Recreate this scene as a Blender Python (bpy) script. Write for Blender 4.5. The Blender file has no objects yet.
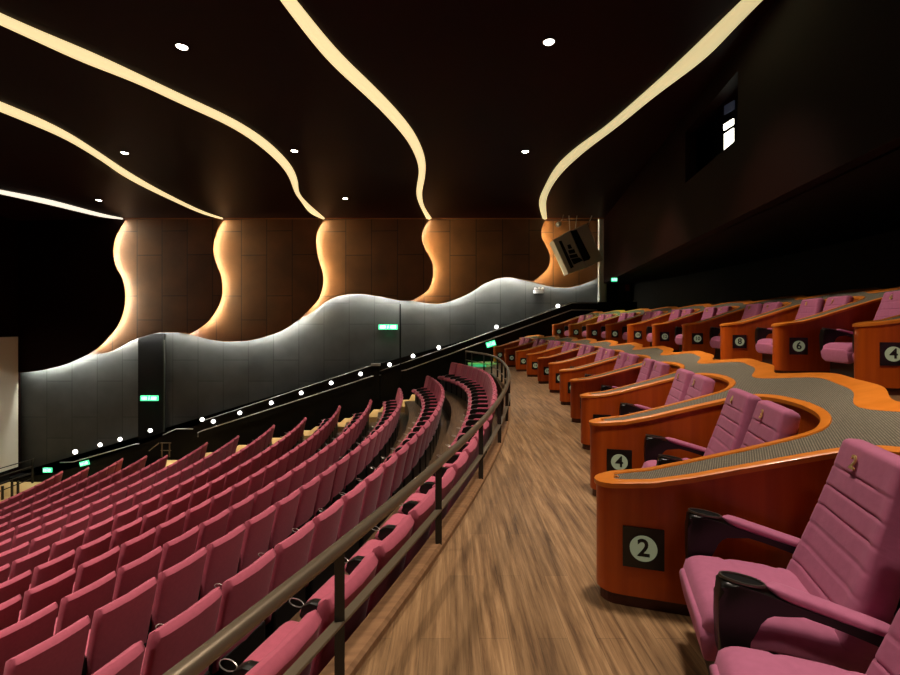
import bpy, bmesh, math, random
from mathutils import Vector, Matrix
from mathutils.geometry import delaunay_2d_cdt
random.seed(4)
SC = bpy.context.scene
COL = SC.collection
F = 470.0; CX = 450.0; HY = 325.0; EYE = 1.6
sin, cos, pi = math.sin, math.cos, math.pi

def at(x, y, Y):          # photograph point on the plane at distance Y -> X, z
    return ((x-CX)/F*Y, EYE-(y-HY)/F*Y)

# ------------------------------------------------------------------ materials
def mat(name, col, rough=.6, metal=0., spec=.5, emit=None, es=0., noise=None, bump=None, coat=0., sheen=0.):
    m = bpy.data.materials.new(name); m.use_nodes = True
    nt = m.node_tree; b = nt.nodes['Principled BSDF']
    b.inputs['Base Color'].default_value = (*col, 1)
    b.inputs['Roughness'].default_value = rough
    b.inputs['Metallic'].default_value = metal
    b.inputs['Specular IOR Level'].default_value = spec
    b.inputs['Coat Weight'].default_value = coat
    if sheen:
        b.inputs['Sheen Weight'].default_value = sheen
        b.inputs['Sheen Roughness'].default_value = .4
    if emit:
        b.inputs['Emission Color'].default_value = (*emit, 1)
        b.inputs['Emission Strength'].default_value = es
    if noise or bump:
        tc = nt.nodes.new('ShaderNodeTexCoord'); mp = nt.nodes.new('ShaderNodeMapping')
        nt.links.new(tc.outputs['Object'], mp.inputs['Vector'])
        nz = nt.nodes.new('ShaderNodeTexNoise'); nt.links.new(mp.outputs['Vector'], nz.inputs['Vector'])
        sc, c2, lo, hi = noise if noise else ((40, 40, 40), col, .3, .7)
        mp.inputs['Scale'].default_value = sc
        nz.inputs['Scale'].default_value = 1; nz.inputs['Detail'].default_value = 5
        if noise:
            r = nt.nodes.new('ShaderNodeValToRGB')
            r.color_ramp.elements[0].position = lo; r.color_ramp.elements[0].color = (*c2, 1)
            r.color_ramp.elements[1].position = hi; r.color_ramp.elements[1].color = (*col, 1)
            nt.links.new(nz.outputs['Fac'], r.inputs['Fac']); nt.links.new(r.outputs['Color'], b.inputs['Base Color'])
        if bump:
            bp = nt.nodes.new('ShaderNodeBump'); bp.inputs['Strength'].default_value = bump
            bp.inputs['Distance'].default_value = .003
            nt.links.new(nz.outputs['Fac'], bp.inputs['Height']); nt.links.new(bp.outputs['Normal'], b.inputs['Normal'])
    return m

def wood_floor():
    m = mat('vinyl_wood_floor', (.3, .15, .07), .45)
    nt = m.node_tree; b = nt.nodes['Principled BSDF']; N = nt.nodes.new; L = nt.links.new
    tc = N('ShaderNodeTexCoord')
    m1 = N('ShaderNodeMapping'); m1.inputs['Scale'].default_value = (24, 1.1, 1); L(tc.outputs['Object'], m1.inputs['Vector'])
    n1 = N('ShaderNodeTexNoise'); n1.inputs['Scale'].default_value = 1; n1.inputs['Detail'].default_value = 8
    n1.inputs['Roughness'].default_value = .7; n1.inputs['Distortion'].default_value = .25; L(m1.outputs['Vector'], n1.inputs['Vector'])
    m2 = N('ShaderNodeMapping'); m2.inputs['Rotation'].default_value = (0, 0, pi/2); L(tc.outputs['Object'], m2.inputs['Vector'])
    br = N('ShaderNodeTexBrick'); br.inputs['Scale'].default_value = 1; br.inputs['Brick Width'].default_value = 1.2
    br.inputs['Row Height'].default_value = .15; br.inputs['Mortar Size'].default_value = .0012
    br.inputs['Color1'].default_value = (.75, .75, .75, 1); br.inputs['Color2'].default_value = (1.1, 1.1, 1.1, 1)
    br.inputs['Mortar'].default_value = (.35, .35, .35, 1); L(m2.outputs['Vector'], br.inputs['Vector'])
    r = N('ShaderNodeValToRGB'); e = r.color_ramp.elements
    e[0].position = .34; e[0].color = (.11, .055, .024, 1); e[1].position = .66; e[1].color = (.43, .255, .125, 1)
    x = r.color_ramp.elements.new(.5); x.color = (.26, .145, .065, 1)
    L(n1.outputs['Fac'], r.inputs['Fac'])
    mx = N('ShaderNodeMixRGB'); mx.blend_type = 'MULTIPLY'; mx.inputs['Fac'].default_value = .8
    L(r.outputs['Color'], mx.inputs['Color1']); L(br.outputs['Color'], mx.inputs['Color2'])
    L(mx.outputs['Color'], b.inputs['Base Color'])
    bp = N('ShaderNodeBump'); bp.inputs['Strength'].default_value = .25; bp.inputs['Distance'].default_value = .002
    L(n1.outputs['Fac'], bp.inputs['Height']); L(bp.outputs['Normal'], b.inputs['Normal'])
    return m

def panel_wall(name, col, col2, w, h, rough, mortar):
    # big panels with thin joints, in the wall's own X / Z
    m = mat(name, col, rough); nt = m.node_tree; b = nt.nodes['Principled BSDF']; N = nt.nodes.new; L = nt.links.new
    tc = N('ShaderNodeTexCoord'); sp = N('ShaderNodeSeparateXYZ'); cb = N('ShaderNodeCombineXYZ')
    L(tc.outputs['Object'], sp.inputs[0]); L(sp.outputs['X'], cb.inputs['Y']); L(sp.outputs['Z'], cb.inputs['X'])
    br = N('ShaderNodeTexBrick'); br.inputs['Scale'].default_value = 1; br.inputs['Brick Width'].default_value = h
    br.inputs['Row Height'].default_value = w; br.inputs['Mortar Size'].default_value = .018; br.offset = .37
    br.inputs['Color1'].default_value = (*col, 1); br.inputs['Color2'].default_value = (*col2, 1)
    br.inputs['Mortar'].default_value = (*mortar, 1); L(cb.outputs[0], br.inputs['Vector'])
    nz = N('ShaderNodeTexNoise'); nz.inputs['Scale'].default_value = .9; nz.inputs['Detail'].default_value = 6
    L(tc.outputs['Object'], nz.inputs['Vector'])
    r = N('ShaderNodeMapRange'); r.inputs['From Min'].default_value = .3; r.inputs['From Max'].default_value = .7
    r.inputs['To Min'].default_value = .65; r.inputs['To Max'].default_value = 1.15; L(nz.outputs['Fac'], r.inputs['Value'])
    mx = N('ShaderNodeMixRGB'); mx.blend_type = 'MULTIPLY'; mx.inputs['Fac'].default_value = 1
    L(br.outputs['Color'], mx.inputs['Color1']); L(r.outputs[0], mx.inputs['Color2']); L(mx.outputs['Color'], b.inputs['Base Color'])
    return m

def ribbed_carpet():
    m = mat('ribbed_carpet', (.2, .17, .12), .9); nt = m.node_tree; b = nt.nodes['Principled BSDF']; N = nt.nodes.new; L = nt.links.new
    tc = N('ShaderNodeTexCoord'); mp = N('ShaderNodeMapping'); mp.inputs['Rotation'].default_value = (0, 0, .25)
    L(tc.outputs['Object'], mp.inputs['Vector'])
    wv = N('ShaderNodeTexWave'); wv.bands_direction = 'X'; wv.inputs['Scale'].default_value = 26; wv.inputs['Distortion'].default_value = .4
    L(mp.outputs['Vector'], wv.inputs['Vector'])
    nz = N('ShaderNodeTexNoise'); nz.inputs['Scale'].default_value = 90; L(mp.outputs['Vector'], nz.inputs['Vector'])
    ad = N('ShaderNodeMath'); ad.operation = 'MULTIPLY'; L(wv.outputs['Fac'], ad.inputs[0]); L(nz.outputs['Fac'], ad.inputs[1])
    r = N('ShaderNodeValToRGB'); e = r.color_ramp.elements
    e[0].position = .05; e[0].color = (.085, .072, .05, 1); e[1].position = .6; e[1].color = (.27, .23, .165, 1)
    L(ad.outputs[0], r.inputs['Fac']); L(r.outputs['Color'], b.inputs['Base Color'])
    bp = N('ShaderNodeBump'); bp.inputs['Strength'].default_value = .6; bp.inputs['Distance'].default_value = .004
    L(wv.outputs['Fac'], bp.inputs['Height']); L(bp.outputs['Normal'], b.inputs['Normal'])
    return m

def wood_shaded():  # same floor wood, its colour darkened for the shade on the tiers
    m = wood_floor().copy(); m.name = 'shaded_tier_wood'
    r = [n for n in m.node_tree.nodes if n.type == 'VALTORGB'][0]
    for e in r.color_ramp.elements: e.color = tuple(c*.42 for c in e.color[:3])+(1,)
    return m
M = dict(
    floor=wood_floor(), carpet=ribbed_carpet(),
    tier=None,
    kerb=mat('kerb_wood', (.30, .16, .075), .45, noise=((4, 30, 4), (.2, .1, .045), .35, .65)),
    tan=mat('tan_floor', (.62, .43, .19), .6, noise=((3, 3, 3), (.55, .37, .15), .3, .7)),
    veneer=mat('cherry_veneer', (.50, .085, .006), .34, spec=.3, noise=((16, 16, .8), (.38, .055, .004), .3, .7), coat=.1),
    rim=mat('orange_wood_rim', (.80, .24, .028), .38, spec=.35, noise=((7, 7, 7), (.68, .19, .016), .3, .7), coat=.1),
    plinth=mat('dark_plinth', (.07, .014, .006), .5),
    vip=mat('mauve_fabric', (.47, .132, .245), .85, noise=((30, 30, 30), (.43, .118, .222), .3, .7), bump=.25, sheen=.08),
    rose=mat('rose_fabric', (.49, .098, .155), .85, noise=((30, 30, 30), (.44, .086, .137), .3, .7), bump=.25, sheen=.08),
    black=mat('black_plastic', (.012, .010, .009), .33),
    arm=mat('black_arm_frame', (.007, .006, .005), .34, spec=.3),
    gun=mat('gunmetal_rim', (.16, .14, .12), .3, metal=.8),
    dull=mat('dull_black', (.004, .004, .004), .7, spec=.15),
    gold=mat('gold_number', (.85, .62, .25), .35, metal=.7),
    rail=mat('bronze_rail', (.20, .155, .105), .38, metal=.55),
    steel=mat('brushed_steel', (.45, .46, .46), .4, metal=.7),
    post=mat('black_post', (.012, .011, .010), .4),
    wire=mat('steel_wire', (.55, .53, .5), .3, metal=.9),
    brown=panel_wall('brown_wall_panel', (.15, .062, .017), (.115, .044, .012), 1.17, 2.9, .5, (.03, .012, .005)),
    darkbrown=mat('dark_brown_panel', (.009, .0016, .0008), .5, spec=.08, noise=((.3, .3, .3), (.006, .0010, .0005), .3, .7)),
    ceil=mat('dark_brown_ceiling', (.017, .0022, .0010), .5, spec=.08, noise=((.25, .25, .25), (.009, .0012, .0006), .3, .7)),
    grey=panel_wall('grey_wall_panel', (.055, .058, .053), (.043, .046, .042), 1.15, 2.6, .5, (.02, .022, .02)),
    blackwall=mat('black_wall', (.003, .003, .0025), .7, spec=.15),
    darkgreen=mat('dark_green_wall', (.030, .034, .026), .6, spec=.2),
    cream=mat('screen_cream', (.70, .64, .52), .7),
    column=mat('grey_column', (.62, .66, .62), .6),
    white=mat('white_plastic', (.8, .8, .8), .4),
    spk=mat('speaker_grey', (.42, .42, .36), .6),
    cove=mat('cove_light', (.9, .8, .5), .5, emit=(1.0, .79, .40), es=.95),
    covew=mat('cove_light_white', (.9, .85, .8), .5, emit=(1.0, .90, .72), es=1.1),
    coved=mat('cove_light_soft', (.9, .85, .5), .5, emit=(.92, .78, .40), es=.68),
    ledw=mat('warm_led', (1, .8, .5), .5, emit=(1.0, .78, .42), es=300),
    leda=mat('pale_led', (1, .9, .8), .5, emit=(1.0, .84, .58), es=290),
    ledc=mat('cool_led', (.9, 1, 1), .5, emit=(.98, 1.0, .92), es=340),
    lamp=mat('downlight_glow', (1, 1, 1), .5, emit=(1, .93, .82), es=25),
    steplamp=mat('step_lamp_glow', (1, 1, 1), .5, emit=(1, .97, .92), es=3.5),
    lampcore=mat('step_lamp_core', (.3, .3, .3), .5),
    green=mat('exit_green', (.2, .9, .6), .5, emit=(.03, .85, .33), es=1.1),
    greenw=mat('exit_symbol', (.8, 1, .9), .5, emit=(.50, 1.0, .72), es=1.6),
    window=mat('lit_window', (1, 1, .9), .5, emit=(1, .97, .80), es=4),
    blue=mat('dim_window', (.1, .12, .2), .4, emit=(.05, .07, .13), es=.12),
    plate=mat('number_plate_black', (.006, .006, .006), .3),
    disc=mat('number_disc', (.34, .39, .25), .5, emit=(.55, .65, .40), es=.16),
    ink=mat('number_ink', (.008, .008, .007), .5),
    red=mat('red_sign', (.20, .02, .02), .5),
    orange=mat('orange_patch', (.8, .22, .03), .5),
)

M['tier'] = wood_shaded()
# ------------------------------------------------------------------ helpers
def link(name, bm, m, parent=None, smooth=False):
    me = bpy.data.meshes.new(name)
    bmesh.ops.recalc_face_normals(bm, faces=bm.faces)
    bm.to_mesh(me); bm.free()
    for mm in (m if isinstance(m, (list, tuple)) else [m]): me.materials.append(mm)
    if smooth:
        me.polygons.foreach_set('use_smooth', [True]*len(me.polygons))
    o = bpy.data.objects.new(name, me); COL.objects.link(o)
    if parent: o.parent = parent
    if smooth and smooth != 'all':
        try:
            md = o.modifiers.new('edge', 'EDGE_SPLIT'); md.split_angle = math.radians(smooth if smooth is not True else 40)
        except Exception: pass
    return o

def tag(o, label, cat, group=None):
    o['label'] = label; o['category'] = cat
    if group: o['group'] = group
    return o
def struct(name, bm, m, smooth=False):
    o = link(name, bm, m, None, smooth); o['kind'] = 'structure'; return o
def empty(name, loc, rz, label, cat, group=None):
    o = bpy.data.objects.new(name, None); COL.objects.link(o)
    o.location = loc; o.rotation_euler = (0, 0, rz); o.empty_display_size = .1
    return tag(o, label, cat, group)
def copy_tree(o, parent=None):
    c = o.copy(); COL.objects.link(c); c.parent = parent
    for ch in KIDS.get(o.name, []): copy_tree(ch, c)
    return c
KIDS = {}
def register(root):
    allo = list(COL.objects)
    def rec(o):
        KIDS[o.name] = [k for k in allo if k.parent == o]
        for k in KIDS[o.name]: rec(k)
    rec(root)

def box(bm, x0, x1, y0, y1, z0, z1, mi=0):
    v = [bm.verts.new(p) for p in ((x0,y0,z0),(x1,y0,z0),(x1,y1,z0),(x0,y1,z0),(x0,y0,z1),(x1,y0,z1),(x1,y1,z1),(x0,y1,z1))]
    for f in ((0,3,2,1),(4,5,6,7),(0,1,5,4),(1,2,6,5),(2,3,7,6),(3,0,4,7)):
        fa = bm.faces.new([v[i] for i in f]); fa.material_index = mi
    return v
def bbox(x0, x1, y0, y1, z0, z1, bev=0., seg=2):
    bm = bmesh.new(); box(bm, x0, x1, y0, y1, z0, z1)
    if bev: bmesh.ops.bevel(bm, geom=bm.edges[:], offset=bev, segments=seg, profile=.5, affect='EDGES')
    return bm
def prism(bm, pts, off, mi=0):
    """planar polygon pts extruded along off"""
    off = Vector(off); a = [bm.verts.new(p) for p in pts]; b = [bm.verts.new(Vector(p)+off) for p in pts]
    n = len(pts); bm.faces.new(a).material_index = mi; bm.faces.new(b[::-1]).material_index = mi
    for i in range(n): bm.faces.new((a[i], b[i], b[(i+1) % n], a[(i+1) % n])).material_index = mi
def loft(bm, stations, n=20, ex=.45, cap=True):
    rings = []
    for (o, U, V, w, t) in stations:
        r = []
        for k in range(n):
            a = 2*pi*k/n; c, s = cos(a), sin(a)
            cu = math.copysign(abs(c)**ex, c)*w/2; cv = math.copysign(abs(s)**ex, s)*t/2
            r.append(bm.verts.new(Vector(o)+Vector(U)*cu+Vector(V)*cv))
        rings.append(r)
    for i in range(len(rings)-1):
        for k in range(n):
            bm.faces.new((rings[i][k], rings[i][(k+1) % n], rings[i+1][(k+1) % n], rings[i+1][k]))
    if cap: bm.faces.new(rings[0][::-1]); bm.faces.new(rings[-1])
    return rings
def tube(bm, pts, r, n=8, closed=False):
    pts = [Vector(p) for p in pts]; rings = []; N = len(pts)
    up = Vector((0, 0, 1))
    for i, p in enumerate(pts):
        a = pts[(i-1) % N] if (closed or i > 0) else p; b = pts[(i+1) % N] if (closed or i < N-1) else p
        d = (b-a).normalized(); u = d.cross(up)
        if u.length < .05: u = d.cross(Vector((1, 0, 0)))
        u.normalize(); v = u.cross(d).normalized()
        rings.append([bm.verts.new(p+u*r*cos(2*pi*k/n)+v*r*sin(2*pi*k/n)) for k in range(n)])
    R = N if closed else N-1
    for i in range(R):
        A, B = rings[i], rings[(i+1) % N]
        for k in range(n): bm.faces.new((A[k], A[(k+1) % n], B[(k+1) % n], B[k]))
    if not closed: bm.faces.new(rings[0][::-1]); bm.faces.new(rings[-1])
def disc(bm, c, ax, r, t, n=24, mi=0, taper=1.):
    ax = Vector(ax).normalized(); u = ax.orthogonal().normalized(); v = ax.cross(u); c = Vector(c)
    a = [bm.verts.new(c+u*r*cos(2*pi*k/n)+v*r*sin(2*pi*k/n)) for k in range(n)]
    b = [bm.verts.new(c+ax*t+u*r*taper*cos(2*pi*k/n)+v*r*taper*sin(2*pi*k/n)) for k in range(n)]
    bm.faces.new(a[::-1]).material_index = mi; bm.faces.new(b).material_index = mi
    for k in range(n): bm.faces.new((a[k], a[(k+1) % n], b[(k+1) % n], b[k])).material_index = mi
def spline(pts, k=6):
    """Catmull-Rom through pts (tuples of any length)"""
    out = []; P = [pts[0]]+list(pts)+[pts[-1]]
    for i in range(1, len(P)-2):
        for j in range(k):
            t = j/k
            out.append(tuple(.5*((2*b)+(-a+c)*t+(2*a-5*b+4*c-d)*t*t+(-a+3*b-3*c+d)*t**3) for a, b, c, d in zip(P[i-1], P[i], P[i+1], P[i+2])))
    out.append(tuple(pts[-1])); return out
TXT = {}
def text_mesh(s, size, ext):
    k = (s, size, ext)
    if k in TXT: return TXT[k]
    cu = bpy.data.curves.new('glyph', 'FONT'); cu.body = s; cu.size = size; cu.extrude = ext
    cu.align_x = 'CENTER'; cu.align_y = 'CENTER'; cu.resolution_u = 3; cu.offset = size*.022
    ob = bpy.data.objects.new('glyph', cu); COL.objects.link(ob)
    bpy.context.view_layer.update()
    me = bpy.data.meshes.new_from_object(ob.evaluated_get(bpy.context.evaluated_depsgraph_get()))
    bpy.data.objects.remove(ob); bpy.data.curves.remove(cu)
    me.materials.clear(); TXT[k] = me; return me
def text(name, s, size, ext, m, parent, mw):
    me = text_mesh(s, size, ext)
    if not me.materials: me.materials.append(m)
    o = bpy.data.objects.new(name, me); COL.objects.link(o); o.parent = parent; o.matrix_local = mw; return o

ORD = ['','first','second','third','fourth','fifth','sixth','seventh','eighth','ninth','tenth','eleventh','twelfth','thirteenth',
       'fourteenth','fifteenth','sixteenth','seventeenth','eighteenth','nineteenth','twentieth','twenty-first','twenty-second',
       'twenty-third','twenty-fourth','twenty-fifth','twenty-sixth','twenty-seventh','twenty-eighth','twenty-ninth','thirtieth','thirty-first','thirty-second']

# ------------------------------------------------------------------ plan of the room
XC, YC, R0 = -33.64, 13.2, 36.0
YW = 21.3; YD = 20.7
ZC = EYE+106.3/F*20.9
def pol(r, psi): return (XC+r*cos(psi), YC+r*sin(psi))
def arcx(c, Y, k=0.):      # X of a concentric line at distance Y (c = X at the bulge)
    r = R0+(c-2.36); return XC+math.sqrt(r*r-(Y-YC)**2)-k*max(0, Y-13.)**2

# rows of the lower block
drops = [.50, .43, .38, .35, .33, .31, .30, .30, .30, .30, .29, .29, .28]
RC = [1.18, -.12, -1.40, -2.55]+[-2.55-1.19*(i+1) for i in range(10)]
RZ = [.21]
for d_ in drops: RZ.append(RZ[-1]-d_)
RK = [.034, .016, .006]+[0]*11
FLZ = [z-1.0 for z in RZ]
PITZ = -5.31

# ------------------------------------------------------------------ VIP recliner
def vip_seat(sides):
    root = empty('recliner_seat', (0, 0, 0), 0, 'x', 'seat', 'mauve recliners in the booths')
    # local: -x is the front, origin on the floor under the cushion's front edge
    bm = bmesh.new(); st = []
    n = 26
    for i in range(n+1):
        f = i/n; x = -.04+.56*f
        e = min(1, math.sqrt(max(0, 1-max(0, (.10-(x+.04))/.10)**2)))
        t = .15*max(.12, e); w = .54*(.86+.14*e)
        groove = .010*math.exp(-((x-.16)/.012)**2)+.008*math.exp(-((x-.36)/.012)**2)
        z = .385-.02*f+.012*sin(pi*f)-groove
        st.append(((x, 0, z-(.03 if e < .5 else 0)*(1-e)), (0, 1, 0), (.0, 0, 1), w, t))
    loft(bm, st, 28, .38)
    link('seat_cushion', bm, M['vip'], root, 50)
    # front apron of the cushion, rolling down
    bm = bmesh.new(); loft(bm, [((.005, y, .31), (1, 0, .18), (-.18, 0, 1), .09, .17 if abs(y) < .25 else .1) for y in [-.265+.53*j/10 for j in range(11)]], 18, .34)
    link('cushion_apron', bm, M['vip'], root, 60)
    # backrest
    bm = bmesh.new(); st = []; n = 84
    for i in range(n+1):
        f = i/n; h = .72*f
        lean = math.radians(21-7*f)
        x = .48+.245*f-.045*f*f; z = .38+h*.985
        w = .56-.12*f**1.3
        e1 = math.sqrt(max(0, 1-max(0, (f-.955)/.045)**2)); e0 = math.sqrt(max(0.02, 1-max(0, (.03-f)/.03)**2))
        g = 1.0
        if f < .80:
            ph = (f/.80*6) % 1.0; d = min(ph, 1-ph); g = 1-.085*math.exp(-(d/.05)**2)
        t = (.150-.035*f)*g*max(.18, e1)*e0
        w *= max(.86, .86+.14*e1)
        st.append(((x, 0, z), (0, 1, 0), (cos(lean), 0, -sin(lean)), w, t))
    rings = loft(bm, st, 30, .42)
    for r in rings:                     # wings: centre of the front face pressed in, side bolsters forward
        c = sum((v.co for v in r), Vector())/len(r)
        for v in r:
            if v.co.x < c.x:
                y = abs(v.co.y); v.co.x += .004*math.exp(-((y-.19)/.02)**2)*(1 if c.z < .94 else 0) - .018*min(1, max(0, (y-.17)/.08))
    link('backrest', bm, M['vip'], root, 50)
    # arms
    for s in sides:
        y0 = s*.33
        def outline(dx=0):
            return [(.005, .612), (-.002, .56), (.0, .36), (.02, .34), (.085, .34), (.10, .38), (.108, .47), (.145, .535), (.21, .555), (.34, .532), (.50, .484), (.60, .452), (.62, .50), (.50, .525), (.32, .566), (.18, .600), (.07, .628), (.015, .628)]
        pts = spline(outline()+[outline()[0]], 2)[:-1]
        bm = bmesh.new(); prism(bm, [(p[0], y0-.045, p[1]) for p in pts], (0, .09, 0))
        es = [e for e in bm.edges if abs(e.verts[0].co.y-e.verts[1].co.y) < 1e-5]
        bmesh.ops.bevel(bm, geom=es, offset=.016, segments=3, profile=.5, affect='EDGES')
        a = link('armrest', bm, M['arm'], root, 35)
        bm = bmesh.new()   # cup opening
        ell = lambda rx, ry, z: [(-.0+rx*cos(2*pi*k/24), y0+ry*sin(2*pi*k/24), z-.0*cos(2*pi*k/24)) for k in range(24)]
        tube(bm, [(p[0]+.085, p[1]*1.0, .634-.12*(p[0]+.02)) for p in ell(.075, .036, 0)], .006, 6, closed=True)
        link('cup_rim', bm, M['gun'], a, 60)
        bm = bmesh.new(); q = ell(.072, .034, 0); bm.faces.new([bm.verts.new((p[0]+.085, p[1], .633-.12*(p[0]+.02))) for p in q])
        link('cup_hole', bm, M['dull'], a)
        bm = bmesh.new(); st = []
        for i in range(15):
            f = i/14; x = .165+.43*f; z = .621-.115*f
            e = math.sqrt(max(.04, 1-(2*f-1)**8)); st.append(((x, y0, z), (0, 1, 0), (0, 0, 1), .088*e, .042*e))
        loft(bm, st, 16, .6); link('arm_pad', bm, M['vip'], a, 60)
    bm = bbox(.04, .50, -.24, .24, .0, .29, .02); link('base', bm, M['black'], root)
    bm = bmesh.new(); loft(bm, [((.605+.16*f, 0, .30+.62*f), (0, 1, 0), (1, 0, -.3), .46-.06*f, .03) for f in [j/6 for j in range(7)]], 16, .4)
    link('back_shell', bm, M['black'], root, 40)
    return root

VIP = {True: vip_seat((-1,)), False: vip_seat((-1, 1))}
for v_ in VIP.values(): register(v_)
VIPUSED = {True: False, False: False}
def place_vip(R, psi, z, num, label, near):
    if not VIPUSED[near]: o = VIP[near]; VIPUSED[near] = True
    else: o = copy_tree(VIP[near])
    x, y = pol(R, psi); o.location = (x, y, z); o.rotation_euler = (0, 0, psi); o['label'] = label
    br = [k for k in COL.objects if False]
    # number embroidered on the head of the backrest
    m = Matrix.Translation((.592, .045, 1.015)) @ Matrix(((0, .26, -.966, 0), (-1, 0, 0, 0), (0, .966, .26, 0), (0, 0, 0, 1)))
    text('seat_number', str(num), .085, .003, M['gold'], o, m)
    return o

# ------------------------------------------------------------------ booth partitions
TMAX = 2.05
ZK = [1.0]
def zt(t): return .695+(zt0(t)-.695)*ZK[0]
def zt0(t):
    P = [(-.2, .69), (0, .695), (.3, .73), (.5, .778), (.76, .855), (1.07, .945), (1.35, 1.02), (1.7, 1.10), (2.1, 1.205)]
    for (a, za), (b, zb) in zip(P, P[1:]):
        if t <= b: return za+(zb-za)*(t-a)/(b-a)
    return P[-1][1]
def partition(name, dpsi, R, last=False, first=False, z0=0.):
    """one divider with the half-cups of rear wall at both of its sides; local frame = polar about the hall's centre"""
    per = dpsi*(R+1.); k = per/1.75
    near = [(1.43, -.65), (1.415, -.42), (1.37, -.20), (1.29, -.06), (1.2, -.01), (1.1, 0), (.9, 0), (.7, 0), (.5, 0), (.3, 0), (.16, 0)]
    tip = [(.125-.125*sin(a), .115-.115*cos(a)) for a in [pi*j/10 for j in range(1, 10)]]
    far = [(.16, .235), (.3, .262), (.5, .30), (.75, .315), (.95, .34), (1.13, .38), (1.25, .455), (1.35, .62), (1.41, .84), (1.43, 1.10)]
    p1 = spline(near[:6], 5)[:-1]+near[5:]+tip+spline(far, 4)
    p1 = [(t, s*k) for t, s in p1]
    cutA, cutB = -.65*k, 1.10*k
    outer = lambda s: 1.94+.10*cos(2*pi*(s/k+.06)/1.75)-.035*cos(4*pi*(s/k+.14)/1.75)
    inner = lambda s: outer(s)-.10-.06*(1-cos(2*pi*(s/k+.01)/1.75))*.5-.03
    n2 = 64
    p2o = [(outer(cutA+(cutB-cutA)*i/n2), cutA+(cutB-cutA)*i/n2) for i in range(n2+1)]
    p2i = [(inner(cutA+(cutB-cutA)*i/n2), cutA+(cutB-cutA)*i/n2) for i in range(n2+1)]
    # inward offset of p1
    p1i = []
    for i, (t, s) in enumerate(p1):
        a = p1[max(0, i-1)]; b = p1[min(len(p1)-1, i+1)]
        dt, ds = b[0]-a[0], b[1]-a[1]; L = math.hypot(dt, ds)
        nt_, ns = (-ds/L, dt/L)
        # inside is at +s of the near edge -> choose sign
        sg = -1 if (i <= 2) else -1
        w = .045+.085*max(0, -(0 if t > .16 else -1)*abs(ds/L) if t < .16 else 0)
        q = (t-nt_*w*-1*sg*-1, s-ns*w*-1*sg*-1)
        p1i.append(q)
    # fix the direction by test: interior point next to the near edge must have s>0
    mid = next(i for i, p in enumerate(p1) if abs(p[0]-.7) < 1e-6)
    if p1i[mid][1] < p1[mid][1]:
        p1i = [(2*a[0]-b[0], 2*a[1]-b[1]) for a, b in zip(p1, p1i)]
    if True:
        p1i[0] = (p1[0][0]+.05, p1[0][1]); p1i[-1] = (p1[-1][0]+.05, p1[-1][1])
    P = lambda t, s, z: Vector((*[a-b for a, b in zip(pol(R+t, s/(R+1.)), pol(R, 0))], z))
    root = bpy.data.objects.new(name, None); COL.objects.link(root)
    loop = p1+p2o[::-1]; loopi = p1i+p2i[::-1]
    # body
    bm = bmesh.new(); N = len(loop)
    lo = [bm.verts.new(P(t, s, .07)) for t, s in loop]; hi = [bm.verts.new(P(t, s, zt(t)-.035)) for t, s in loop]
    for i in range(N): bm.faces.new((lo[i], lo[(i+1) % N], hi[(i+1) % N], hi[i]))
    link('partition_body', bm, M['veneer'], root, 30)
    # plinth
    bm = bmesh.new(); c = [(t+(.02 if t < .1 else 0), s) for t, s in loop]
    lo = [bm.verts.new(P(t, s, 0.)) for t, s in c]; hi = [bm.verts.new(P(t+0, s, .072)) for t, s in c]
    def shrink(i):
        a, b = loop[i], loopi[i]; L = math.hypot(a[0]-b[0], a[1]-b[1]) or 1; return (a[0]+(b[0]-a[0])/L*.02, a[1]+(b[1]-a[1])/L*.02)
    for i in range(N):
        q = shrink(i); lo[i].co = P(*q, 0.); hi[i].co = P(*q, .072)
    for i in range(N): bm.faces.new((lo[i], lo[(i+1) % N], hi[(i+1) % N], hi[i]))
    link('plinth', bm, M['plinth'], root)
    # wooden rim: outer edge overhangs a little, inner edge stops at the carpet
    bm = bmesh.new()
    def over(i):
        a, b = loop[i], loopi[i]; L = math.hypot(a[0]-b[0], a[1]-b[1]) or 1; return (a[0]-(b[0]-a[0])/L*.012, a[1]-(b[1]-a[1])/L*.012)
    ov = [over(i) for i in range(N)]
    b0 = [bm.verts.new(P(*ov[i], zt(loop[i][0])-.035)) for i in range(N)]
    b1 = [bm.verts.new(P(*ov[i], zt(loop[i][0])-.008)) for i in range(N)]
    f = lambda a, b, u: (a[0]+(b[0]-a[0])*u, a[1]+(b[1]-a[1])*u)
    t0 = [bm.verts.new(P(*f(ov[i], loopi[i], .18), zt(loop[i][0]))) for i in range(N)]
    t1 = [bm.verts.new(P(*f(ov[i], loopi[i], .9), zt(loopi[i][0])+.001)) for i in range(N)]
    t2 = [bm.verts.new(P(*loopi[i], zt(loopi[i][0])-.006)) for i in range(N)]
    t3 = [bm.verts.new(P(*loopi[i], zt(loopi[i][0])-.03)) for i in range(N)]
    s1 = len(p1)
    for A, B in ((b0, b1), (b1, t0), (t0, t1), (t1, t2), (t2, t3)):
        for i in range(N):
            if i in (s1-1, N-1): continue
            bm.faces.new((A[i], A[(i+1) % N], B[(i+1) % N], B[i]))
    for i in range(N):
        if i in (s1-1, N-1): continue
        bm.faces.new((b0[i], b0[(i+1) % N], hi_v(bm, P(*loop[(i+1) % N], zt(loop[(i+1) % N][0])-.035)), hi_v(bm, P(*loop[i], zt(loop[i][0])-.035))))
    bmesh.ops.remove_doubles(bm, verts=bm.verts, dist=1e-5)
    link('top_rim', bm, M['rim'], root, 50)
    # carpet inlay
    V = [Vector(p) for p in loopi]
    pts = list(V); edges = [(i, (i+1) % N) for i in range(N)]
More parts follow.
